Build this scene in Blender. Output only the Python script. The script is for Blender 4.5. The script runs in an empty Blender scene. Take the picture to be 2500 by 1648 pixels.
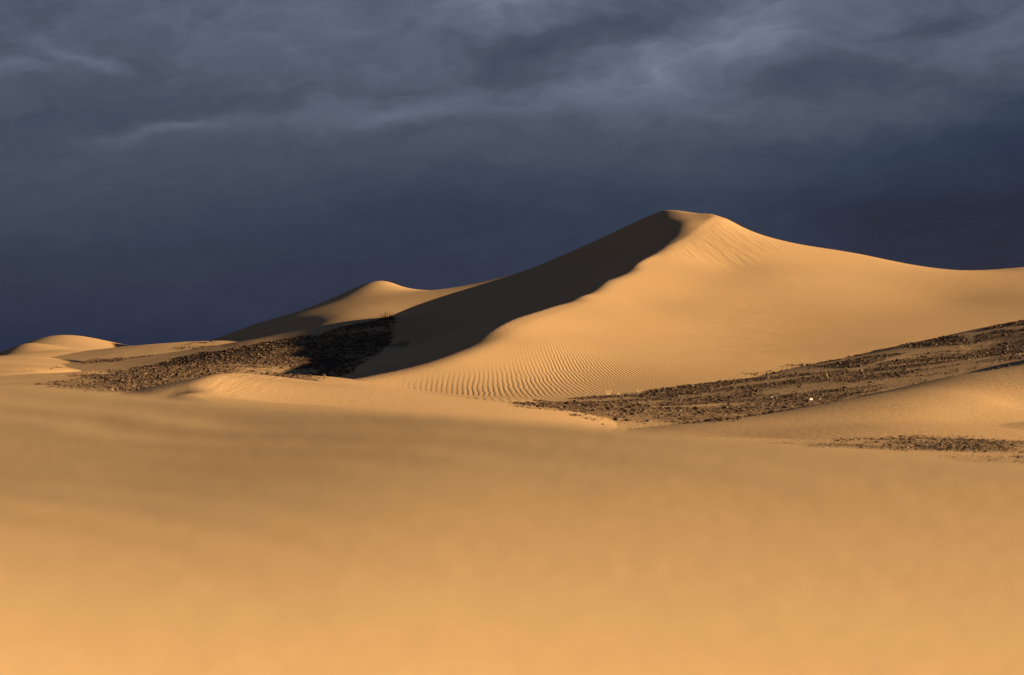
import bpy, math, random
import numpy as np
from mathutils import Vector
rad = math.radians
rng = np.random.default_rng(11)
random.seed(5)
SC = bpy.context.scene
COL = SC.collection

# ------------------------------------------------------------------ camera
FP = 70.0/36.0*2379.0            # focal length in survey units
cd = bpy.data.cameras.new('camera'); cam = bpy.data.objects.new('camera', cd)
COL.objects.link(cam)
cd.lens = 70; cd.sensor_width = 36; cd.clip_start = 0.1; cd.clip_end = 9000
cam.location = (0, 0, 0)
cam.rotation_euler = (rad(90) + math.atan(21.0/FP), 0, 0)
cd.dof.use_dof = True; cd.dof.focus_distance = 85; cd.dof.aperture_fstop = 2.4
SC.camera = cam

# ------------------------------------------------------------------ exposure
SC.view_settings.view_transform = 'Standard'
SC.view_settings.look = 'None'
SC.view_settings.exposure = 1.08
SC.view_settings.gamma = 1
SC.view_settings.use_curve_mapping = False

# ------------------------------------------------------------------ sun
SUN_AZ = -12.0                     # degrees from +X (right), negative = behind the camera
SUN_EL = 12.5
sd = Vector((math.cos(rad(SUN_EL))*math.cos(rad(SUN_AZ)), math.cos(rad(SUN_EL))*math.sin(rad(SUN_AZ)), math.sin(rad(SUN_EL))))
ld = bpy.data.lights.new('sun', 'SUN'); sun = bpy.data.objects.new('sun', ld)
COL.objects.link(sun)
ld.energy = 4.9; ld.angle = rad(0.6); ld.color = (1.0, 0.72, 0.45)
sun.rotation_euler = sd.to_track_quat('Z', 'Y').to_euler()

# ------------------------------------------------------------------ node helper
class N:
    def __init__(self, tree):
        self.t = tree; self.l = tree.links
    def node(self, typ, **kw):
        n = self.t.nodes.new(typ)
        for k, v in kw.items(): setattr(n, k, v)
        return n
    def put(self, sock, v):
        if v is None: return
        if isinstance(v, bpy.types.NodeSocket): self.l.new(v, sock)
        else: sock.default_value = v
    def m(self, op, a, b=None, c=None, clamp=False):
        n = self.node('ShaderNodeMath', operation=op); n.use_clamp = clamp
        self.put(n.inputs[0], a); self.put(n.inputs[1], b)
        if c is not None: self.put(n.inputs[2], c)
        return n.outputs[0]
    def vec(self, x, y, z=0.0):
        n = self.node('ShaderNodeCombineXYZ')
        for i, v in enumerate((x, y, z)): self.put(n.inputs[i], v)
        return n.outputs[0]
    def noise(self, v, scale, detail=4, rough=0.5, dist=0.0, color=False):
        n = self.node('ShaderNodeTexNoise'); self.put(n.inputs['Vector'], v)
        n.inputs['Scale'].default_value = scale; n.inputs['Detail'].default_value = detail
        n.inputs['Roughness'].default_value = rough; n.inputs['Distortion'].default_value = dist
        return n.outputs['Color' if color else 'Fac']
    def ramp(self, f, stops, interp='LINEAR'):
        n = self.node('ShaderNodeValToRGB'); self.put(n.inputs[0], f)
        r = n.color_ramp; r.interpolation = interp
        while len(r.elements) > 1: r.elements.remove(r.elements[-1])
        r.elements[0].position = stops[0][0]; r.elements[0].color = stops[0][1]
        for p, c in stops[1:]:
            e = r.elements.new(p); e.color = c
        return n.outputs[0]
    def mix(self, f, a, b, mode='MIX'):
        n = self.node('ShaderNodeMix', data_type='RGBA', blend_type=mode)
        self.put(n.inputs[0], f); self.put(n.inputs[6], a); self.put(n.inputs[7], b)
        return n.outputs[2]
    def attr(self, name):
        return self.node('ShaderNodeAttribute', attribute_name=name).outputs['Fac']
    def bump(self, h, dist, strength=1.0, normal=None):
        n = self.node('ShaderNodeBump'); self.put(n.inputs['Height'], h)
        n.inputs['Strength'].default_value = strength; n.inputs['Distance'].default_value = dist
        if normal is not None: self.put(n.inputs['Normal'], normal)
        return n.outputs[0]

def lin(r, g, b, s=1.0):
    f = lambda c: (c/255/12.92 if c/255 <= 0.04045 else ((c/255+0.055)/1.055)**2.4)
    return (f(r)*s, f(g)*s, f(b)*s, 1.0)

# ------------------------------------------------------------------ world: storm clouds over a clear sky
w = bpy.data.worlds.new('World'); SC.world = w; w.use_nodes = True
w.node_tree.nodes.clear(); n = N(w.node_tree)
d = n.node('ShaderNodeTexCoord').outputs['Generated']
sx = n.node('ShaderNodeSeparateXYZ'); n.put(sx.inputs[0], d)
K = FP/1000.0
U0 = n.m('MULTIPLY', n.m('ARCTAN2', sx.outputs[0], sx.outputs[1]), K)      # azimuth
V0 = n.m('MULTIPLY', n.m('ARCSINE', sx.outputs[2]), K)                     # elevation
uv = n.vec(U0, n.m('MULTIPLY', V0, 1.9))
wn = n.node('ShaderNodeSeparateXYZ'); n.put(wn.inputs[0], n.noise(uv, 2.6, 5, 0.55, color=True))
U = n.m('ADD', U0, n.m('MULTIPLY', n.m('SUBTRACT', wn.outputs[0], 0.5), 0.42))
V = n.m('ADD', V0, n.m('MULTIPLY', n.m('SUBTRACT', wn.outputs[1], 0.5), 0.24))
base = n.ramp(n.m('DIVIDE', V0, 2.0, clamp=True), [(p/2, (v, v, v, 1)) for p, v in [(0.0, .15), (0.10, .155), (0.2, .18), (0.3, .24),
    (0.4, .36), (0.5, .44), (0.6, .52), (0.7, .57), (0.85, .58), (1.1, .44), (1.4, .32), (2.0, .24)]])
BL = [ # px, py, rx, ry, tilt, amount
 (1650,110,170,90,-.35,.12),(1300,205,300,45,-.15,.10),(1560,215,200,50,.0,.08),(1480,160,120,30,-.3,.06),(1200,30,90,45,0,.20),(760,30,60,30,0,.07),(1100,190,70,25,0,.10),(1760,50,70,50,0,.06),(790,60,250,75,0,.08),
 (560,288,330,22,-.08,.13),(390,292,90,12,-.1,.09),(170,138,80,14,.12,.17),(60,200,100,22,-.30,.15),(2250,120,170,110,-.2,.10),(930,250,130,26,0,.09),
 (1300,345,420,60,-.05,.05),(2010,270,230,50,.1,.12),(700,380,500,80,0,.04),(120,500,330,90,0,.10),(1820,60,150,80,0,.10),
 (1390,90,130,30,-.25,-.15),(1180,110,110,30,.1,-.10),(1930,185,210,38,.05,-.16),(2120,40,120,32,-.2,-.15),(2350,480,360,170,0,-.24),(300,215,260,60,0,-.06),
 (2360,250,130,90,0,-.10),(1000,450,260,50,0,-.07),(1500,420,700,60,0,-.03),(2100,330,120,30,0,-.05),(980,560,250,60,0,-.04),(420,740,260,30,0,.02)]
acc = base
for px, py, rx, ry, tilt, amt in BL:
    cu, cv = math.atan((px-1189.5)/FP)*K, math.atan((805-py)/FP)*K
    du = n.m('SUBTRACT', U, cu); dv = n.m('SUBTRACT', V, cv)
    dv = n.m('MULTIPLY_ADD', du, tilt, dv)
    du = n.m('MULTIPLY', du, 1000.0/rx/1.3); dv = n.m('MULTIPLY', dv, 1000.0/ry/1.3)
    q = n.m('MULTIPLY_ADD', du, du, n.m('MULTIPLY', dv, dv))
    e = n.m('EXPONENT', n.m('MULTIPLY', q, -1.0))
    acc = n.m('MULTIPLY_ADD', e, amt, acc)
uv2 = n.vec(U, n.m('MULTIPLY', n.m('MULTIPLY_ADD', U, -.12, V), 2.6))
fb = n.m('ADD', n.m('SUBTRACT', n.noise(uv2, 3.4, 8, 0.58, 0.5), 0.5), n.m('MULTIPLY', n.m('SUBTRACT', n.noise(uv2, 11.0, 6, 0.6, 0.3), 0.5), 0.55))
amp = n.m('MULTIPLY_ADD', n.m('MULTIPLY', V0, 1.25, clamp=True), 0.30, 0.07)
acc = n.m('MULTIPLY_ADD', fb, amp, acc)
SK = 0.47
cloud = n.ramp(acc, [(0.0, lin(19,23,50,SK)), (0.12, lin(28,37,66,SK)), (0.25, lin(40,52,76,SK)), (0.38, lin(56,65,85,SK)),
                     (0.52, lin(71,79,96,SK)), (0.70, lin(94,102,121,SK)), (0.9, lin(125,135,152,SK)), (1.0, lin(140,150,165,SK))])
sky = n.node('ShaderNodeTexSky', sky_type='NISHITA'); sky.sun_disc = False
sky.sun_elevation = rad(SUN_EL); sky.sun_rotation = rad(90.0 - SUN_AZ)
skyb = n.mix(1.0, sky.outputs[0], (0.05, 0.05, 0.05, 1), 'MULTIPLY')
# the cloud deck covers nearly all of the sky; a little of the clear sky shows through it
final = n.mix(0.95, skyb, cloud)
bg = n.node('ShaderNodeBackground'); n.put(bg.inputs[0], final); bg.inputs[1].default_value = 1.0
n.l.new(bg.outputs[0], n.node('ShaderNodeOutputWorld').inputs[0])

# ------------------------------------------------------------------ maths helpers
def W(px, py, Y):
    """survey point: bearing, height reading and distance -> metres"""
    return ((px-1189.5)/FP*Y, Y, (805.0-py)/FP*Y)
def tps(pts, reg=1e-3):
    P = np.array(pts, float); xy = P[:, :2]/20.0; z = P[:, 2]; m = len(P)
    d2 = ((xy[:, None]-xy[None])**2).sum(-1)
    Kk = 0.5*d2*np.log(d2+1e-12) + reg*np.eye(m)
    Q = np.c_[np.ones(m), xy]
    A = np.zeros((m+3, m+3)); A[:m, :m] = Kk; A[:m, m:] = Q; A[m:, :m] = Q.T
    s = np.linalg.solve(A, np.r_[z, 0, 0, 0]); wv = s[:m]; a = s[m:]
    def f(x, y):
        x = np.asarray(x, float)/20.0; y = np.asarray(y, float)/20.0
        o = a[0]+a[1]*x+a[2]*y
        for (cx, cy), wi in zip(xy, wv):
            r2 = (x-cx)**2+(y-cy)**2
            o = o + wi*0.5*r2*np.log(r2+1e-12)
        return o
    return f
def smin(a, b, k): 
    h = np.clip(0.5+0.5*(b-a)/k, 0, 1); return b*(1-h)+a*h-k*h*(1-h)
def smax(a, b, k): return -smin(-a, -b, k)
def sstep(e0, e1, x):
    t = np.clip((x-e0)/(e1-e0), 0, 1); return t*t*(3-2*t)
_lat = rng.random((8, 256, 256))
def vnoise(x, y, s, ch=0):
    x = np.asarray(x, float)*s+1000.0; y = np.asarray(y, float)*s+1000.0
    xi = np.floor(x).astype(int); yi = np.floor(y).astype(int); fx = x-xi; fy = y-yi
    fx = fx*fx*(3-2*fx); fy = fy*fy*(3-2*fy); L = _lat[ch]
    g = lambda a, b: L[a & 255, b & 255]
    return (g(xi, yi)*(1-fx)+g(xi+1, yi)*fx)*(1-fy)+(g(xi, yi+1)*(1-fx)+g(xi+1, yi+1)*fx)*fy - 0.5
def fbm(x, y, s, o=4, ch=0):
    v = 0; a = 1
    for i in range(o):
        v = v + a*vnoise(x, y, s, (ch+i) % 8); s *= 2.03; a *= 0.5
    return v
def poly(pts, x):
    P = np.array(pts, float); return np.interp(x, P[:, 0], P[:, 1])

# ------------------------------------------------------------------ relief of the land
G_PTS = [W(*p) for p in [
  (0,885,65),(200,892,62),(400,905,55),(300,862,100),(100,850,115),(470,797,150),(345,803,150),(150,835,165),(0,850,160),(60,852,140),(230,812,158),
  (600,797,104),(740,774,104),(850,751,106),(914,736,108),(732,883,63),(500,870,78),(600,850,84),(800,880,66),
  (1000,940,56),(1210,940,52),(1300,950,44),(1500,975,42),(1600,998,40),(1330,937,57),(1600,897,65),(1830,858,71),(2100,803,78),(2379,758,84),(2650,700,90),(1600,940,50),(1830,900,55),(2100,852,61),(2379,806,66),
  (1906,950,44),(2210,885,49),(2379,855,51),(2650,810,54),(1850,1024,33),(2150,1016,33),(2379,1022,33),(2700,1030,33),
  (2379,1090,25),(1850,1100,24),(1300,1060,26),(700,1040,26),(200,1030,27)]]
G_PTS += [(-40,60,-1.9),(-60,110,-2.4),(40,40,-1.2),(60,90,.5),(2,75,-2.0),(8,90,-1.9),(-2,68,-1.9),(14,105,-1.6),(24,120,-1.5),(14,85,-1.8),(20,95,-1.0),(30,100,0.0),(-12,125,-1.2),(-5,130,-1.2),(5,110,-1.6),(20,140,-1.2),(0,190,-1.2),(-60,200,-4),(-30,190,-2.5),(80,200,-1),
          (-30,20,-1.6),(30,10,-1.6),(0,5,-1.6),(-300,-300,-1.2),(300,-300,-1.2),(-300,400,-1.2),(300,400,-1.2),(0,400,-1.2),(-300,100,-1.2),(300,100,-.8)]
_g = tps(G_PTS)
def ground_h(x, y):
    fade = sstep(420, 180, np.hypot(x, y-60))
    return -45.0*(1-fade) + _g(np.clip(x, -400, 400), np.clip(y, -350, 480))*fade + 0.10*fbm(x, y, 0.16, 4, 2)*sstep(500, 100, np.hypot(x, y))

# main dune: a shaded western face L, a rounded crown strip K, a sunlit slip face with its rippled apron R
L_PTS = [W(*p) for p in [
  (1470,518,120.64),(1500,502,120.92),(1340,578,121.33),(1212,632,118.85),(1030,697,133.31),(914,733,116.81),(1120,700,106.67),(1270,650,107.08),(1000,745,105.75),(900,810,81.47),(820,850,75.36),(1400,600,108.81),(1030,812,71.85),(1212,726,93.13),(1332,684,87.93),(1405,643,92.42),(1478,606,96.25),(1543,548,105.69),(1536,486,117.33)]]
L_PTS += [(-6.6,64.5,-1.15),(-4.5,67,-0.8),(-16,140,-2.5),(-5,150,-2),(6,160,-1),(16,150,2),(-9,88,-1.8),(-12,99,-2.2),(-13,112,-1.8),(-9,128,-1.5),(0,144,-0.5),(8,142,3),(12,140,4.6),(16,128,9.5),(20,115,15),(14,100,11),(6,80,4.5)]
K_PTS = [W(*p) for p in [
  (1030,812,71.85),(1212,726,93.13),(1332,684,87.93),(1405,643,92.42),(1478,606,96.25),(1543,548,105.69),(1536,486,117.33),(1557,476,118.47),(1600,480,118.04),(1640,488,115.57),(1580,520,107.87)]]
K_PTS += [(-6.33,64,-1.061),(-4.684,65.56,-0.832),(-3.077,67.28,-0.496),(-1.727,70.112,0.025),(-0.623,74.104,0.627),(0.379,78,1.154),(1.323,81.168,1.476),(2.2,84.064,1.812),(3.05,86.916,2.122),(3.838,89.652,2.528),(4.749,92.5,3.207),(5.995,95.82,3.856),(7.318,99.14,4.633),(8.262,101.556,5.186),(8.852,103.092,5.486),(9.386,104.5,5.791),(10.021,106.172,6.242),(10.625,107.796,6.676),(11.063,109.096,6.997),(11.333,110.072,7.21),(11.578,111,7.324),(14,112,8),(9,128,6.5),(4,132,4.5),(12,122,6.3),(16,128,5)]
R_PTS = [W(*p) for p in [
  (1670,498,110.99),(1700,513,110.49),(1740,538,110.88),(1480,700,88.96),(1620,648,94.97),(1690,618,99.19),(1740,597,101.19),(1380,750,80.27),(1250,800,71.92),(1640,590,100.86),(1560,640,95.06),(950,905,63.8),(1080,922,55.45),(1100,830,68.75),(1300,780,75.63),(1300,860,68.41),(1450,740,82.48),(1700,800,78.46),(1800,556,107.62),(1850,566,109.1),(1940,580,108.92),(2000,590,108.19),(2120,615,107.48),(2220,628,109.02),(2300,627,111.2),(2379,620,111.54),(2600,610,110.31),(1800,640,96.71),(2050,640,99.81),(2200,700,92.63),(2379,690,92.07),(2650,690,90.04),(732,882,64),(1030,821,68.5),(1212,737,78),(1332,699,85.5),(1427,645,92.5),(1551,576,100.5),(1605,550,104.5),(1653,514,108.5),(1210,940,53),(1330,937,57),(1600,893,65),(1830,853,71),(2100,797,78),(2379,752,84)]]
R_PTS += [(14.00,128,3.60),(22.00,134,2.00),(30.00,138,1.50),(45.00,145,1.50),(14.00,150,-1.50),(28.00,160,-2.00),(50.00,180,-1.00),(-14.00,60,-3.00),(-6.00,48,-2.40),(0.00,45,-2.30),(5.00,45,-2.40),(20.00,55,-2.20),(32.00,60,-1.80),(45.00,75,-0.50),(-2.00,108,7.00),(4.00,125,10.00)]
_L, _K, _R = tps(L_PTS, 1e-3), tps(K_PTS, 1e-3), tps(R_PTS, 3e-3)
CREST = np.array([(-12,57),(-6.33,64.0),(-5.52,64.82),(-4.68,65.56),(-3.86,66.34),(-3.08,67.28),(-2.36,68.5),(-1.73,70.11),(-1.15,72.04),(-0.62,74.1),(-0.12,76.15),(0.38,78.0),(0.86,79.64),(1.32,81.17),(1.77,82.63),(2.2,84.06),(2.63,85.5),(3.05,86.92),(3.44,88.29),(3.84,89.65),(4.26,91.04),(4.75,92.5),(5.33,94.1),(6.0,95.82),(6.68,97.54),(7.32,99.14),(7.85,100.5),(8.26,101.56),(8.58,102.39),(8.85,103.09),(9.11,103.76),(9.39,104.5),(9.7,105.32),(10.02,106.17),(10.34,107.01),(10.63,107.8),(10.87,108.5),(11.06,109.1),(11.21,109.61),(11.33,110.07),(11.45,110.52),(11.58,111.0),(11.7,114),(11.8,300)])
def off_crest(x, y): return x-np.interp(y, CREST[:, 1], CREST[:, 0])
def dune_h(x, y):
    oc = off_crest(x, y); r = _R(x, y)
    l = smin(_L(x, y), _K(x, y)+0.25*np.maximum(-oc-6, 0), 0.75)      # dark western face, rounded crown strip
    l = l+1.2*np.maximum(oc-1.2, 0)
    r = r+2.0*np.maximum(-oc-0.05, 0)*sstep(113.5, 109.5, y)
    return smin(l, r, 0.16+0.14*sstep(92, 76, y)+0.25*sstep(106, 113, y))

def grid(x0, x1, y0, y1, dx, dy):
    xs = np.arange(x0, x1+dx/2, dx); ys = np.arange(y0, y1+dy/2, dy); return xs, ys
def sheet(name, xs, ys, hf, mat, attrs=None, keep=None):
    X, Y = np.meshgrid(xs, ys); Z = hf(X, Y)
    nx, ny = len(xs), len(ys)
    co = np.stack([X, Y, Z], -1).reshape(-1, 3)
    i = np.arange(nx-1)[None]+np.arange(ny-1)[:, None]*nx
    F = np.stack([i, i+1, i+1+nx, i+nx], -1).reshape(-1, 4)
    if keep is not None:
        kv = keep(X, Y, Z).reshape(-1); F = F[kv[F].any(1)]
        used = np.unique(F); mp = -np.ones(len(co), int); mp[used] = np.arange(len(used)); F = mp[F]; co = co[used]
    me = bpy.data.meshes.new(name)
    me.vertices.add(len(co)); me.vertices.foreach_set('co', co.ravel())
    me.loops.add(F.size); me.loops.foreach_set('vertex_index', F.ravel().astype(np.int32))
    me.polygons.add(len(F)); me.polygons.foreach_set('loop_start', np.arange(0, F.size, 4, dtype=np.int32))
    me.update(); me.validate()
    me.polygons.foreach_set('use_smooth', np.ones(len(F), bool))
    for k, f in (attrs or {}).items():
        at = me.attributes.new(k, 'FLOAT', 'POINT')
        at.data.foreach_set('value', np.asarray(f(co[:, 0], co[:, 1]), np.float32).ravel() * np.ones(len(co), np.float32))
    me.materials.append(mat)
    o = bpy.data.objects.new(name, me); COL.objects.link(o)
    o['kind'] = 'structure'
    return o

# ------------------------------------------------------------------ materials
SAND = (0.63, 0.41, 0.188, 1)
def sand_material(name, ripples=True, grain=1.0, col=SAND, mottle=0.0):
    m = bpy.data.materials.new(name); m.use_nodes = True; m.node_tree.nodes.clear(); n = N(m.node_tree)
    p = n.node('ShaderNodeNewGeometry').outputs['Position']
    b = n.node('ShaderNodeBsdfPrincipled')
    v = n.noise(p, 0.35, 5, 0.6); g = n.noise(p, 45, 2, 0.7); g2 = n.noise(p, 9.0, 3, 0.7)
    c = n.mix(v, tuple(x*0.93 for x in col[:3])+(1,), tuple(min(1, x*1.06) for x in col[:3])+(1,))
    c = n.mix(n.m('MULTIPLY', n.m('SUBTRACT', g, 0.35, clamp=True), 0.9, clamp=True), c, tuple(x*0.72 for x in col[:3])+(1,))
    c = n.mix(n.m('MULTIPLY', n.m('SUBTRACT', g2, 0.42, clamp=True), 0.8*grain, clamp=True), c, tuple(x*0.8 for x in col[:3])+(1,))
    if ripples:
        gr = n.attr('grit'); gn = n.noise(p, 7.0, 4, 0.7)
        gf = n.m('MULTIPLY', gr, n.m('MULTIPLY_ADD', gn, 2.2, -0.45, clamp=True))
        c = n.mix(gf, c, (0.20, 0.128, 0.07, 1))
    n.put(b.inputs['Base Color'], c)
    b.inputs['Roughness'].default_value = 0.95; b.inputs['Specular IOR Level'].default_value = 0.12
    nr = n.bump(n.noise(p, 9.0, 4, 0.75), 0.012*grain)
    if ripples:
        ph = n.attr('ripple_phase'); am = n.attr('ripple_size')
        wob = n.m('SUBTRACT', n.noise(p, 0.55, 3, 0.55), 0.5)
        wob2 = n.m('SUBTRACT', n.noise(p, 2.4, 2, 0.5), 0.5)
        ph = n.m('ADD', ph, n.m('MULTIPLY_ADD', wob, 9.0, n.m('MULTIPLY', wob2, 3.2)))
        s = n.m('SINE', ph)
        s = n.m('MULTIPLY_ADD', n.m('SINE', n.m('MULTIPLY_ADD', ph, 2.0, 0.9)), 0.22, s)
        brk = n.m('MULTIPLY_ADD', n.noise(p, 0.9, 3, 0.6), 1.5, -0.15, clamp=True)
        hgt = n.m('MULTIPLY', n.m('MULTIPLY', s, am), brk)
        st = n.attr('streak_size'); su = n.attr('streak_u'); sv = n.attr('streak_v')
        sn = n.noise(n.vec(su, n.m('MULTIPLY', sv, 0.10)), 2.6, 4, 0.6)
        hgt = n.m('ADD', hgt, n.m('MULTIPLY', n.m('MULTIPLY', n.m('SUBTRACT', sn, 0.5), st), 1.0))
        nr = n.bump(hgt, 1.0, 1.0, nr)
    n.put(b.inputs['Normal'], nr)
    n.l.new(b.outputs[0], n.node('ShaderNodeOutputMaterial').inputs[0])
    return m
M_sand = sand_material('rippled_sand')
M_front = sand_material('blown_sand', ripples=False, grain=0.25, col=(0.645, 0.44, 0.207, 1))

def stone_material():
    m = bpy.data.materials.new('desert_stone'); m.use_nodes = True; m.node_tree.nodes.clear(); n = N(m.node_tree)
    p = n.node('ShaderNodeNewGeometry').outputs['Position']
    b = n.node('ShaderNodeBsdfPrincipled')
    v = n.noise(p, 3.1, 2, 0.5)
    c = n.ramp(v, [(0.3, (0.05, 0.03, 0.018, 1)), (0.52, (0.095, 0.06, 0.034, 1)), (0.62, (0.15, 0.1, 0.056, 1)), (0.74, (0.32, 0.22, 0.125, 1))])
    n.put(b.inputs['Base Color'], c); b.inputs['Roughness'].default_value = 0.85; b.inputs['Specular IOR Level'].default_value = 0.2
    n.put(b.inputs['Normal'], n.bump(n.noise(p, 30, 3, 0.7), 0.01))
    n.l.new(b.outputs[0], n.node('ShaderNodeOutputMaterial').inputs[0]); return m
M_stone = stone_material()
def plain_material(name, c1, c2, scale=8, rough=0.85):
    m = bpy.data.materials.new(name); m.use_nodes = True; m.node_tree.nodes.clear(); n = N(m.node_tree)
    p = n.node('ShaderNodeNewGeometry').outputs['Position']; b = n.node('ShaderNodeBsdfPrincipled')
    n.put(b.inputs['Base Color'], n.mix(n.noise(p, scale, 3, 0.6), c1, c2)); b.inputs['Roughness'].default_value = rough
    b.inputs['Specular IOR Level'].default_value = 0.2
    n.l.new(b.outputs[0], n.node('ShaderNodeOutputMaterial').inputs[0]); return m
M_white = plain_material('pale_quartz', (0.55, 0.5, 0.42, 1), (0.68, 0.64, 0.56, 1))
M_straw = plain_material('dry_straw', (0.62, 0.46, 0.17, 1), (0.72, 0.58, 0.28, 1), 30)
M_tan = plain_material('faded_straw', (0.34, 0.24, 0.11, 1), (0.44, 0.32, 0.16, 1), 30)
M_green = plain_material('greenish_straw', (0.30, 0.27, 0.08, 1), (0.45, 0.38, 0.14, 1), 30)
M_twig = plain_material('brown_twig', (0.10, 0.05, 0.025, 1), (0.17, 0.08, 0.04, 1), 30)

# ------------------------------------------------------------------ extents of the gravel fields
def inside(pxs, pys, up, lo, jitter=0):
    return (pys > poly(up, pxs)) & (pys < poly(lo, pxs))
# outlines of the gravel fields, as bearings and height readings of the survey
U1 = [(1190,938),(1300,930),(1500,908),(1650,885),(1830,850),(1950,832),(2100,800),(2250,775),(2379,742),(2500,720),(2700,690)]
D1 = [(1190,942),(1300,953),(1400,985),(1500,1000),(1600,1003),(1700,978),(1800,960),(1906,943),(2060,913),(2210,876),(2379,846),(2700,800)]
U2 = [(1800,1030),(1900,1020),(2100,1010),(2379,1013),(2700,1020)]
D2 = [(1800,1032),(1900,1038),(2100,1052),(2379,1090),(2700,1110)]
U3 = [(100,890),(180,880),(215,868),(300,857),(380,842),(450,825),(520,811),(600,798),(740,773),(850,750),(905,735),(950,740)]
D3 = [(100,895),(180,905),(250,925),(732,925),(740,884),(820,862),(880,820),(950,750)]
U4 = [(40,872),(110,856),(200,838),(300,826),(380,812),(420,803),(480,796)]
D4 = [(40,878),(110,862),(200,847),(260,840),(350,828),(400,813),(480,805)]
def dn1(x, y, P_, Q_):
    d_ = np.clip(0.62+1.9*fbm(x, y, .4, 4, 3), 0.08, 1)
    mt = poly([(1190,930),(1500,903),(1650,882),(1830,846),(1900,850),(1990,862),(2140,814),(2290,787),(2379,762),(2600,700)], P_)
    mb = poly([(1190,960),(1400,985),(1600,1005),(1750,970),(1950,930),(2140,884),(2290,848),(2379,822),(2600,790)], P_)
    main = sstep(-2, 5, Q_-mt)*sstep(3, -4, Q_-mb)
    ut = poly([(1850,846),(1950,832),(2060,805),(2150,776),(2240,780),(2262,800),(2275,760),(2379,740),(2600,690)], P_)
    ub = poly([(1850,850),(1990,856),(2140,806),(2240,800),(2262,802),(2290,790),(2379,775)], P_)
    upper = sstep(-3, 3, Q_-ut)*sstep(4, -3, Q_-ub)*np.clip(5*fbm(x, y, .8, 3, 6)+.45+.9*sstep(2250, 2330, P_), 0, 1)
    low = .05+.55*sstep(2290, 2350, P_)*np.clip(5*fbm(x, y, .6, 3, 7)-.1, 0, 1)
    return np.maximum(np.maximum(main*d_, upper), low*(Q_ > mt))
def dn2(x, y, P_, Q_): return np.clip(0.5+1.6*fbm(x, y, .6, 3, 2), 0, 1)*sstep(1095, 1020, Q_)
def dn3(x, y, P_, Q_): return np.clip(0.75+1.5*fbm(x, y, .2, 3, 5), 0.1, 1)*(.35+.65*sstep(180, 330, P_))*sstep(925, 895, P_)
def dn4(x, y, P_, Q_): return np.clip(0.42+.3*sstep(330, 430, P_)+1.8*fbm(x, y, .3, 3, 6), 0, 1)*sstep(80, 260, P_)
def grit(x, y):
    """how much dark grit covers the ground here (0..1)"""
    yy = np.maximum(y, 1.0); z = ground_h(x, y); P_ = x/yy*FP+1189.5; Q_ = 805-z/yy*FP+9*fbm(x, y, .8, 3, 1)
    g_ = np.zeros_like(x)
    for U_, D_, dn, y0, y1 in ((U1, D1, dn1, 38, 100), (U2, D2, dn2, 26, 40), (U3, D3, dn3, 52, 125), (U4, D4, dn4, 95, 175)):
        g_ = np.maximum(g_, inside(P_, Q_, U_, D_)*dn(x, y, P_, Q_)*(y > y0)*(y < y1))
    return g_
# ------------------------------------------------------------------ ground sheet
def spaced(lo, a, b, hi, d, g=1.16):
    core = list(np.arange(a, b+d/2, d)); up = []; s = d; v = core[-1]
    while v < hi: s *= g; v += s; up.append(v)
    dn = []; s = d; v = core[0]
    while v > lo: s *= g; v -= s; dn.append(v)
    return np.array(dn[::-1]+core+up)
zero = {'ripple_phase': lambda x, y: x*0, 'ripple_size': lambda x, y: x*0, 'streak_size': lambda x, y: x*0, 'streak_u': lambda x, y: x*0, 'streak_v': lambda x, y: x*0}
sheet('ground', spaced(-5000, -32, 32, 5000, 0.3), spaced(-400, 22, 170, 8000, 0.35), ground_h, M_sand,
      {**zero, 'ripple_phase': lambda x, y: 30*x-12*y, 'ripple_size': lambda x, y: 0.0006+0*x, 'grit': grit})

# ------------------------------------------------------------------ the great dune
def d_phase(x, y):
    w_ = 1.0*sstep(-3, 14, x)
    return (x + w_*(y-66)*0.62 + 0.02*x*x)*2*np.pi/0.155
def d_pxy(x, y):
    return x/y*FP+1189.5, 805-dune_h(x, y)/y*FP
def d_amp(x, y):
    oc = off_crest(x, y)
    on = sstep(2.5, 6.5, oc+1.5*sstep(95, 80, y))
    rt = 1-0.45*sstep(6, 18, x)
    return 0.0078*(1-.35*sstep(72, 60, y))*on*rt*(0.55+0.45*sstep(108, 84, y))
def d_st(x, y):
    oc = off_crest(x, y)
    return 0.05*sstep(0.1, 0.6, oc)*sstep(6.5, 3.0, oc)*sstep(97, 101, y)*sstep(113, 108, y)
A_main = {'ripple_phase': d_phase, 'ripple_size': d_amp, 'streak_size': d_st,
          'streak_u': lambda x, y: 0.97*x+0.25*y, 'streak_v': lambda x, y: 0.25*x-0.97*y}
xs, ys = grid(-18, 56, 46, 185, 0.22, 0.25)
o = sheet('sand_dune', xs, ys, dune_h, M_sand, A_main, lambda X, Y, Z: Z > ground_h(X, Y)-0.5)
o['label'] = 'great sand dune with pointed peak, black shaded left face and rippled slope'

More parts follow.
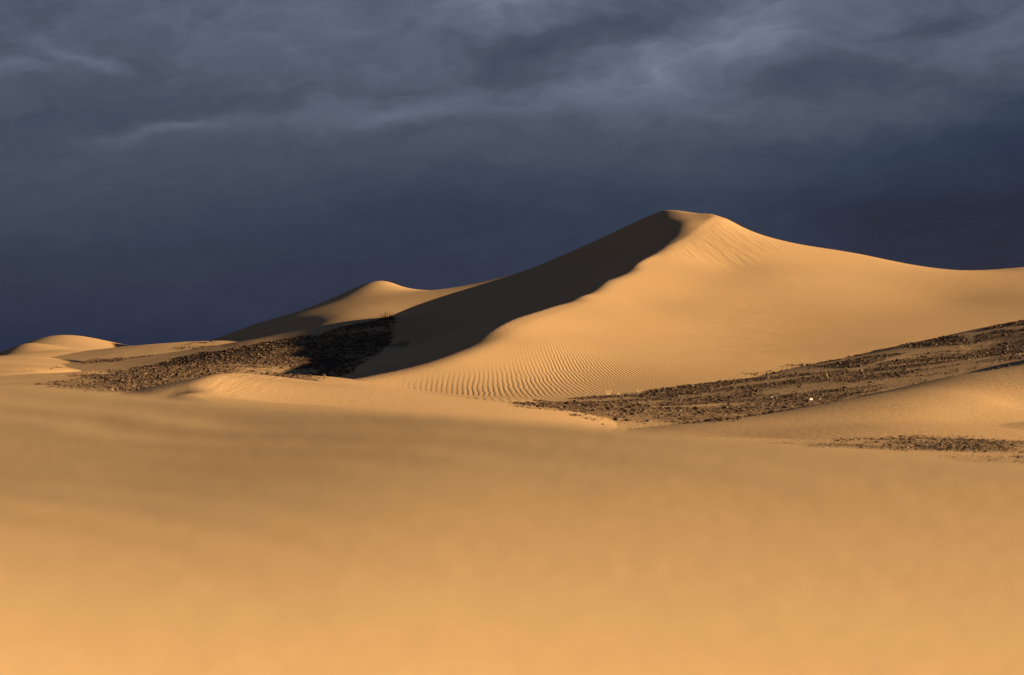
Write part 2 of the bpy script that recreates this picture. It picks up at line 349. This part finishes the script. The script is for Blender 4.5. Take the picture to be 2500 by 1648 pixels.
# ------------------------------------------------------------------ dune behind it
B_PTS = [W(*p) for p in [
  (470,799,158.52),(520,780,163.56),(600,750,165.3),(700,722,168.52),(730,712,167.21),(800,680,172.24),(840,663,173.34),(870,653,173),(885,651,172.86),(905,654,172.98),(940,669,173.09),(965,675,169.26),(1000,676,171.61),(1050,671,173.69),(1100,660,171.15),(1150,648,171.09),(1200,636,170.86),(1300,625,171.51),(1400,640,175.78),(780,740,149.8),(740,790,145.74),(880,700,159.89),(820,690,165.87),(950,710,155.24),(1050,700,155.45),(880,760,145.56),(1000,750,145.62),(640,775,152.12),(700,750,152.57)]]
B_PTS += [(-28,140,-2.8),(-36,160,-2.8),(-26,185,-2.3),(-14,190,0),(-6,197,1),(4,205,2.5),(-14,138,-2),(-4,136,-1),(15,195,2.5),(15,210,0),(-17,206,-3),(0,222,-3)]
_b = tps(B_PTS, 3e-3)
xs, ys = grid(-46, 22, 128, 225, 0.3, 0.35)
o = sheet('sand_dune', xs, ys, _b, M_sand, zero, lambda X, Y, Z: Z > ground_h(X, Y)-0.5)
o['label'] = 'smaller dune with rounded knob behind the dark gravel shoulder'

# ------------------------------------------------------------------ far left dune and the low swell before it
C_PTS = [W(*p) for p in [
  (-60,850,164.98),(0,829,179.91),(30,813,171.36),(60,797,166.93),(110,782,179.04),(170,779,178.25),(215,785,179.99),(260,795,178.96),(300,803,182.08),(360,812,184.7),(110,805,169.32),(170,812,155.06),(240,822,153.05),(300,826,154.62),(100,822,162.36),(140,834,147.19),(330,830,170.3),(60,832,146.24)]]
C_PTS += [(-52,160,-3),(-52,185,-2.5),(-40,195,-1),(-35,205,-2),(-25,200,-2),(-22,170,-2),(-28,135,-2.5),(-45,140,-2.5),(-50,210,-4)]
_c = tps(C_PTS)
xs, ys = grid(-60, -18, 130, 212, 0.35, 0.4)
o = sheet('sand_dune', xs, ys, _c, M_sand, {**zero, 'ripple_phase': lambda x, y: x*24+y*3, 'ripple_size': lambda x, y: 0.006*np.exp(-((x+37)/4)**2)*sstep(172, 158, y)},
          lambda X, Y, Z: Z > ground_h(X, Y)-0.4)
o['label'] = 'distant rounded dune at the far left under the dark sky'
D_PTS = [W(*p) for p in [(-100,836,118),(0,830,120),(60,827,122),(100,829,122),(160,838,121),(220,845,120),(-60,860,100),(40,862,98),(90,862,98),(150,860,102),(75,842,108),(110,850,106)]]
D_PTS += [(-45,120,-1.5),(-40,95,-1.8),(-20,118,-1.9),(-22,100,-1.9),(-30,90,-1.9),(-30,135,-2),(-22,135,-2.2),(-42,135,-2.3)]
_d = tps(D_PTS)
xs, ys = grid(-50, -18, 86, 138, 0.3, 0.3)
o = sheet('sand_dune', xs, ys, _d, M_sand, zero, lambda X, Y, Z: Z > ground_h(X, Y)-0.3)
o['label'] = 'low bright sand swell in front of the far left dune'

# ------------------------------------------------------------------ small dune in the middle ground
EL_PTS = [W(*p) for p in [
  (370,906,37.63),(425,887,47.04),(480,872,44.03),(400,920,37.26),(540,865,46),(500,870,43.5),(460,895,38),(425,914,34)]]
EL_PTS += [(-10,52,-1.6),(-7,52,-1.1),(-11,38,-1.9),(-8,30,-1.9),(-3,44,.2),(-2,36,0.1)]
ER_PTS = [W(*p) for p in [
  (590,868,46.34),(650,875,46.06),(750,888,45.9),(850,900,42.34),(950,910,43.58),(1050,922,42.92),(1150,933,42.44),(1250,943,42.38),(1300,950,42.22),(1400,970,41.54),(1460,992,40.48),(600,925,37.73),(800,945,31.56),(1000,962,32.16),(1200,985,29.63),(540,865,46),(500,870,43.5),(460,895,38),(425,914,34)]]
ER_PTS += [(-6,54,-1.3),(-2,53,-1.7),(2,50,-1.9),(4,42,-2.0),(-5,25,-1.7),(0,22,-1.75),(4,25,-2.1),(-10,40,0.6)]
EL, ER = tps(EL_PTS), tps(ER_PTS)
def e_h(x, y): return smin(EL(x, y), ER(x, y), 0.09)
xs, ys = grid(-11, 5, 24, 56, 0.1, 0.12)
o = sheet('sand_dune', xs, ys, e_h, M_sand, {**zero, 'streak_size': lambda x, y: 0.03*sstep(0.03, 0.12, EL(x, y)-ER(x, y))*sstep(-4.6, -5.6, x), 'streak_u': lambda x, y: x*2.2, 'streak_v': lambda x, y: y},
          lambda X, Y, Z: Z > ground_h(X, Y)-0.3)
o['label'] = 'small bright dune with long low tail in the middle ground'

# ------------------------------------------------------------------ low mound at the right
F_PTS = [W(*p) for p in [
  (1500,992,39.83),(1600,985,41.13),(1720,970,43.14),(1906,941,46.14),(2060,912,48.08),(2210,874,46.86),(2379,842,52.86),(2600,800,56.15),(2750,780,57.8),(1900,985,36.12),(2150,950,39.06),(2300,930,41.35),(2379,950,41.16),(2500,930,42.52),(2050,990,34.37),(2250,980,38.07),(2200,910,42.35),(1500,1010,35),(1700,1015,34),(1850,1021,33),(2150,1012,33),(2379,1018,33),(2600,1030,33)]]
F_PTS += [(2,48,-2.1),(8,52,-1.9),(13,58,-1.2),(20,64,-.6),(0,35,-1.9),(3,29,-2.0),(8,29,-2.0),(14,29,-2.1),(20,50,1.0)]
_f = tps(F_PTS)
xs, ys = grid(0, 20, 27, 62, 0.12, 0.12)
o = sheet('sand_dune', xs, ys, _f, M_sand, {**zero, 'ripple_phase': lambda x, y: 14*x+22*y, 'ripple_size': lambda x, y: 0.006*sstep(3, 6, x)}, lambda X, Y, Z: Z > ground_h(X, Y)-0.3)
o['label'] = 'low sand mound at the right between two bands of gravel'

# ------------------------------------------------------------------ sand slope close in front of the camera
HC = [(0,0,-0.199157),(1,0,0.060867),(0,1,0.078804),(1,1,0.017308),(0,2,0.002571),(2,0,0.006294),(0,3,0.002357),(1,2,-0.024163),(1,3,0.005513),(0,4,-0.003271)]
def front_h(x, y):
    # a windward slope that rises to a brink, then falls away behind it
    px = np.clip(np.where(y > .6, x/np.maximum(y, .6), np.sign(x)*.35)*FP+1189.5, -500, 2900)/2379
    u = y-(7.21-3.08*px-2.07*px*(1-px))
    xc = np.clip(x, -2.3, 1.7); yc = np.clip(y, 2.3, 7.6); Y5 = yc-5
    z = sum(k*xc**a*Y5**b for a, b, k in HC)
    gx = sum(k*a*xc**max(a-1, 0)*Y5**b for a, b, k in HC); gy = sum(k*b*xc**a*Y5**max(b-1, 0) for a, b, k in HC)
    z = z+np.clip(gx, -.2, .2)*(x-xc)+np.clip(gy, -.05, .3)*(y-yc)
    z = z-0.55*np.log1p(np.exp(np.clip((u-.04)*26, -30, 400)))/26
    z = z-0.017*sstep(-.1, -.9, x)
    z = np.maximum(z, -2.3-0.02*y)
    q = x*.72+y*.69; r_ = -x*.69+y*.72
    a = 0.0022*np.sin(q*24+3.0*vnoise(x, y, 1.3, 3)+2.0*vnoise(x, y, 3.1, 1))*np.clip(.35+1.6*vnoise(q*1.6, r_*.6, 1.0, 5), 0, 1.2)
    a = a+0.005*fbm(q*2.0, r_*.7, 1.0, 4, 4)
    return z+a*sstep(2.6, 4.2, y)
xs = np.arange(-9, 9.01, 0.035); ys = np.r_[np.arange(-1.5, 12, 0.03), np.arange(12, 18, .3)]
o = sheet('sand_slope', xs, ys, front_h, M_front)
o['label'] = 'smooth wind blown sand slope filling the foreground'

# ------------------------------------------------------------------ where the top surface is
def top_h(x, y):
    h = ground_h(x, y)
    h = np.maximum(h, np.where((x > -18) & (x < 56) & (y > 46) & (y < 185), dune_h(x, y), -9))
    h = np.maximum(h, np.where((x > 0) & (x < 20) & (y > 27) & (y < 62), _f(x, y), -9))
    h = np.maximum(h, np.where((x > -11) & (x < 5) & (y > 24) & (y < 56), e_h(x, y), -9))
    h = np.maximum(h, np.where((x > -46) & (x < 22) & (y > 128) & (y < 225), _b(x, y), -9))
    h = np.maximum(h, np.where((x > -60) & (x < -18) & (y > 130) & (y < 212), _c(x, y), -9))
    h = np.maximum(h, np.where((x > -50) & (x < -18) & (y > 86) & (y < 138), _d(x, y), -9))
    return h
def proj(x, y, z): return x/y*FP+1189.5, 805-z/y*FP

# ------------------------------------------------------------------ stones
def stone_proto(seed):
    r = np.random.default_rng(seed)
    t = (1+5**.5)/2
    V_ = np.array([(-1,t,0),(1,t,0),(-1,-t,0),(1,-t,0),(0,-1,t),(0,1,t),(0,-1,-t),(0,1,-t),(t,0,-1),(t,0,1),(-t,0,-1),(-t,0,1)])/1.9
    F_ = np.array([(0,11,5),(0,5,1),(0,1,7),(0,7,10),(0,10,11),(1,5,9),(5,11,4),(11,10,2),(10,7,6),(7,1,8),(3,9,4),(3,4,2),(3,2,6),(3,6,8),(3,8,9),(4,9,5),(2,4,11),(6,2,10),(8,6,7),(9,8,1)])
    V_ = V_*(1+r.uniform(-.3, .3, (12, 1)))+r.uniform(-.12, .12, (12, 3))
    return V_, F_
PROT = [stone_proto(s) for s in range(7)]

def scatter(nc, xr, yr, up, lo, dens, smin_, smax_, zmode='top'):
    y = np.sqrt(rng.uniform(yr[0]**2, yr[1]**2, nc)); b = rng.uniform(xr[0], xr[1], nc)
    x = (b-1189.5)/FP*y
    z = top_h(x, y); gz = ground_h(x, y)
    P_, Q_ = proj(x, y, z)
    ok = inside(P_+0*x, Q_+9*fbm(x, y, .8, 3, 1), up, lo)
    ok &= rng.random(nc) < dens(x, y, P_, Q_)
    x, y, z = x[ok], y[ok], z[ok]
    s = smin_*(rng.pareto(2.6, len(x))+1); s = np.minimum(s, smax_)*(y/yr[0])**.6
    return np.stack([x, y, z, s], 1)
fields = [
 ('broad gravel band under the rippled slope', scatter(260000, (1180, 2480), (38, 100), U1, D1, dn1, .009, .055)),
 ('thin gravel strip on the right behind the front slope', scatter(40000, (1780, 2480), (26, 40), U2, D2, dn2, .007, .035)),
 ('gravel shoulder left of the great dune', scatter(240000, (80, 980), (52, 125), U3, D3, dn3, .0135, .075)),
 ('far gravel plain on the left', scatter(80000, (30, 500), (95, 175), U4, D4, dn4, .022, .09)),
]
def build_stones(name, S, mat):
    Vs, Fs, off = [], [], 0
    for k, (V_, F_) in enumerate(PROT):
        T = S[k::len(PROT)]; m_ = len(T)
        if not m_: continue
        ang = rng.uniform(0, 6.28, m_); c, s = np.cos(ang), np.sin(ang)
        sc = T[:, 3:4]*np.stack([rng.uniform(.8, 1.6, m_), rng.uniform(.6, 1.1, m_), rng.uniform(.28, .6, m_)], 1)
        P_ = V_[None]*sc[:, None]
        X = P_[..., 0]*c[:, None]-P_[..., 1]*s[:, None]; Y = P_[..., 0]*s[:, None]+P_[..., 1]*c[:, None]
        co = np.stack([X+T[:, 0:1], Y+T[:, 1:2], P_[..., 2]+T[:, 2:3]+0.2*sc[:, 2:3]], -1)
        Vs.append(co.reshape(-1, 3)); Fs.append((F_[None]+(np.arange(m_)*12)[:, None, None]+off).reshape(-1, 3)); off += m_*12
    co = np.concatenate(Vs); F = np.concatenate(Fs)
    me = bpy.data.meshes.new(name)
    me.vertices.add(len(co)); me.vertices.foreach_set('co', co.ravel())
    me.loops.add(F.size); me.loops.foreach_set('vertex_index', F.ravel().astype(np.int32))
    me.polygons.add(len(F)); me.polygons.foreach_set('loop_start', np.arange(0, F.size, 3, dtype=np.int32))
    me.update(); me.materials.append(mat)
    o = bpy.data.objects.new(name, me); COL.objects.link(o); return o
# the stones that show largest stand alone, the rest of each field is one mass
allS = np.concatenate([np.c_[S, np.full(len(S), i)] for i, (_, S) in enumerate(fields)])
Pp, Qq = proj(allS[:, 0], allS[:, 1], allS[:, 2])
vis = allS[:, 3]/allS[:, 1]*((Pp > 10) & (Pp < 2370) & (Qq < 1040))
top = set(np.argsort(-vis)[:270].tolist())
mask = np.array([i in top for i in range(len(allS))])
print('stones', [len(S) for _, S in fields])
for i, (nm, _) in enumerate(fields):
    S = allS[(allS[:, 4] == i) & ~mask]
    o = build_stones('gravel', S, M_stone); o['kind'] = 'stuff'; o['label'] = 'dark brown stones of the '+nm; o['category'] = 'gravel'
pm = []
for k, (V_, F_) in enumerate(PROT):
    me = bpy.data.meshes.new('stone'); me.from_pydata([tuple(v) for v in V_], [], [tuple(int(a) for a in f) for f in F_]); me.materials.append(M_stone); pm.append(me)
for j, r in enumerate(allS[mask]):
    o = bpy.data.objects.new('stone', pm[j % 7]); COL.objects.link(o)
    s = r[3]; o.scale = (s*random.uniform(.9, 1.5), s*random.uniform(.7, 1.1), s*random.uniform(.5, .85))
    o.location = (r[0], r[1], r[2]+0.15*s); o.rotation_euler = (0, 0, random.uniform(0, 6.28))
    nm = fields[int(r[4])][0]
    o['label'] = 'larger dark brown stone in the '+nm; o['category'] = 'stone'; o['group'] = 'stones of the '+nm

def hit(px, py, y0, y1):
    """walk out along a bearing until the land reaches the reading"""
    ys_ = np.linspace(y0, y1, 3000); xs_ = (px-1189.5)/FP*ys_; q = 805-top_h(xs_, ys_)/ys_*FP
    k = np.argmax(q <= py); return xs_[k], ys_[k], float(top_h(xs_[k:k+1], ys_[k:k+1])[0])
for px, py, s, lab in [(1883,930,.05,'largest white stone, at the lower edge of the broad gravel band'),(1793,924,.025,'small white stone left of the largest white stone in the gravel'),
                       (1905,927,.018,'tiny white stone just right of the largest white stone')]:
    x, y, z = hit(px, py, 40, 80); me = pm[2].copy(); me.materials.clear(); me.materials.append(M_white)
    o = bpy.data.objects.new('stone', me); COL.objects.link(o); o.location = (x, y, z+s*.4); o.scale = (s*1.2, s, s*.9); o['label'] = lab; o['category'] = 'stone'

# ------------------------------------------------------------------ dry plants
def tuft(name, px, py, y0, y1, h, nb, spread, mat, label, cat, wdt=.012, twist=.5, base=.02, at=None):
    x, y, z = hit(px, py, y0, y1) if at is None else at
    vs, fs = [], []
    for i in range(nb):
        a = random.uniform(0, 6.28); ln = h*random.uniform(.5, 1); lean = random.uniform(.1, spread)
        p = Vector((math.cos(a)*random.uniform(0, base), math.sin(a)*random.uniform(0, base), -0.02)); dr = Vector((math.cos(a)*lean, math.sin(a)*lean, 1)).normalized()
        sd_ = Vector((-math.sin(a+.6), math.cos(a+.6), 0)); seg = 5; b0 = len(vs)
        for k in range(seg+1):
            ww = wdt*(1-k/seg*.85)
            tri = [sd_*ww, (-sd_*.5+dr.cross(sd_)*.86)*ww, (-sd_*.5-dr.cross(sd_)*.86)*ww]
            vs += [tuple(p+q) for q in tri]
            dr = (dr+Vector((math.cos(a), math.sin(a), 0))*lean*.22+Vector((random.uniform(-1, 1), random.uniform(-1, 1), random.uniform(-.4, .4)))*twist*.25).normalized()
            p = p+dr*ln/seg
        for k in range(seg):
            for c in range(3):
                q = b0+k*3; fs.append((q+c, q+(c+1) % 3, q+3+(c+1) % 3, q+3+c))
    me = bpy.data.meshes.new(name); me.from_pydata(vs, [], fs); me.materials.append(mat)
    o = bpy.data.objects.new(name, me); COL.objects.link(o); o.location = (x, y, z); o['label'] = label; o['category'] = cat
    return o
tuft('grass_tuft', 1412, 918, 50, 80, .27, 16, .5, M_straw, 'tallest pale dry grass tuft at the upper gravel edge', 'grass tuft', .007)
tuft('grass_tuft', 1437, 917, 50, 80, .16, 7, .4, M_straw, 'short dry grass wisp right of the tallest pale tuft', 'grass tuft', .006)
tuft('grass_tuft', 1485, 912, 50, 80, .19, 10, .9, M_straw, 'leaning dry grass tuft, right one of the three above the gravel', 'grass tuft', .006)
tuft('grass_tuft', 1924, 880, 50, 80, .30, 14, .3, M_green, 'greenish upright grass tuft standing inside the broad gravel band', 'grass tuft', .006)
tuft('grass_tuft', 2236, 812, 55, 90, .32, 14, .4, M_green, 'greenish grass tuft in the gravel near the right edge', 'grass tuft', .006)
tuft('dry_bush', 903, 741, 90, 118, .62, 60, 1.3, M_twig, 'leafless dark bush on the shaded gravel shoulder', 'bush', .011, 1.2, .3)
tuft('dry_bush', 215, 870, 60, 110,   .26, 60, 1.6, M_tan, 'low straw coloured bush at the tip of the shadow tongue', 'bush', .012, 1.2, .5)
tuft('dry_bush', 185, 874, 60, 110, .34, 60, 1.5, M_twig, 'low brownish bush left of the straw coloured one', 'bush', .008, 1.2, .4)
tuft('dry_bush', 70, 861, 80, 120, .24, 40, 1.5, M_tan, 'small dry bush below the bright swell at the far left', 'bush', .010, 1.2, .35)

SC.render.resolution_x = 1024; SC.render.resolution_y = 675
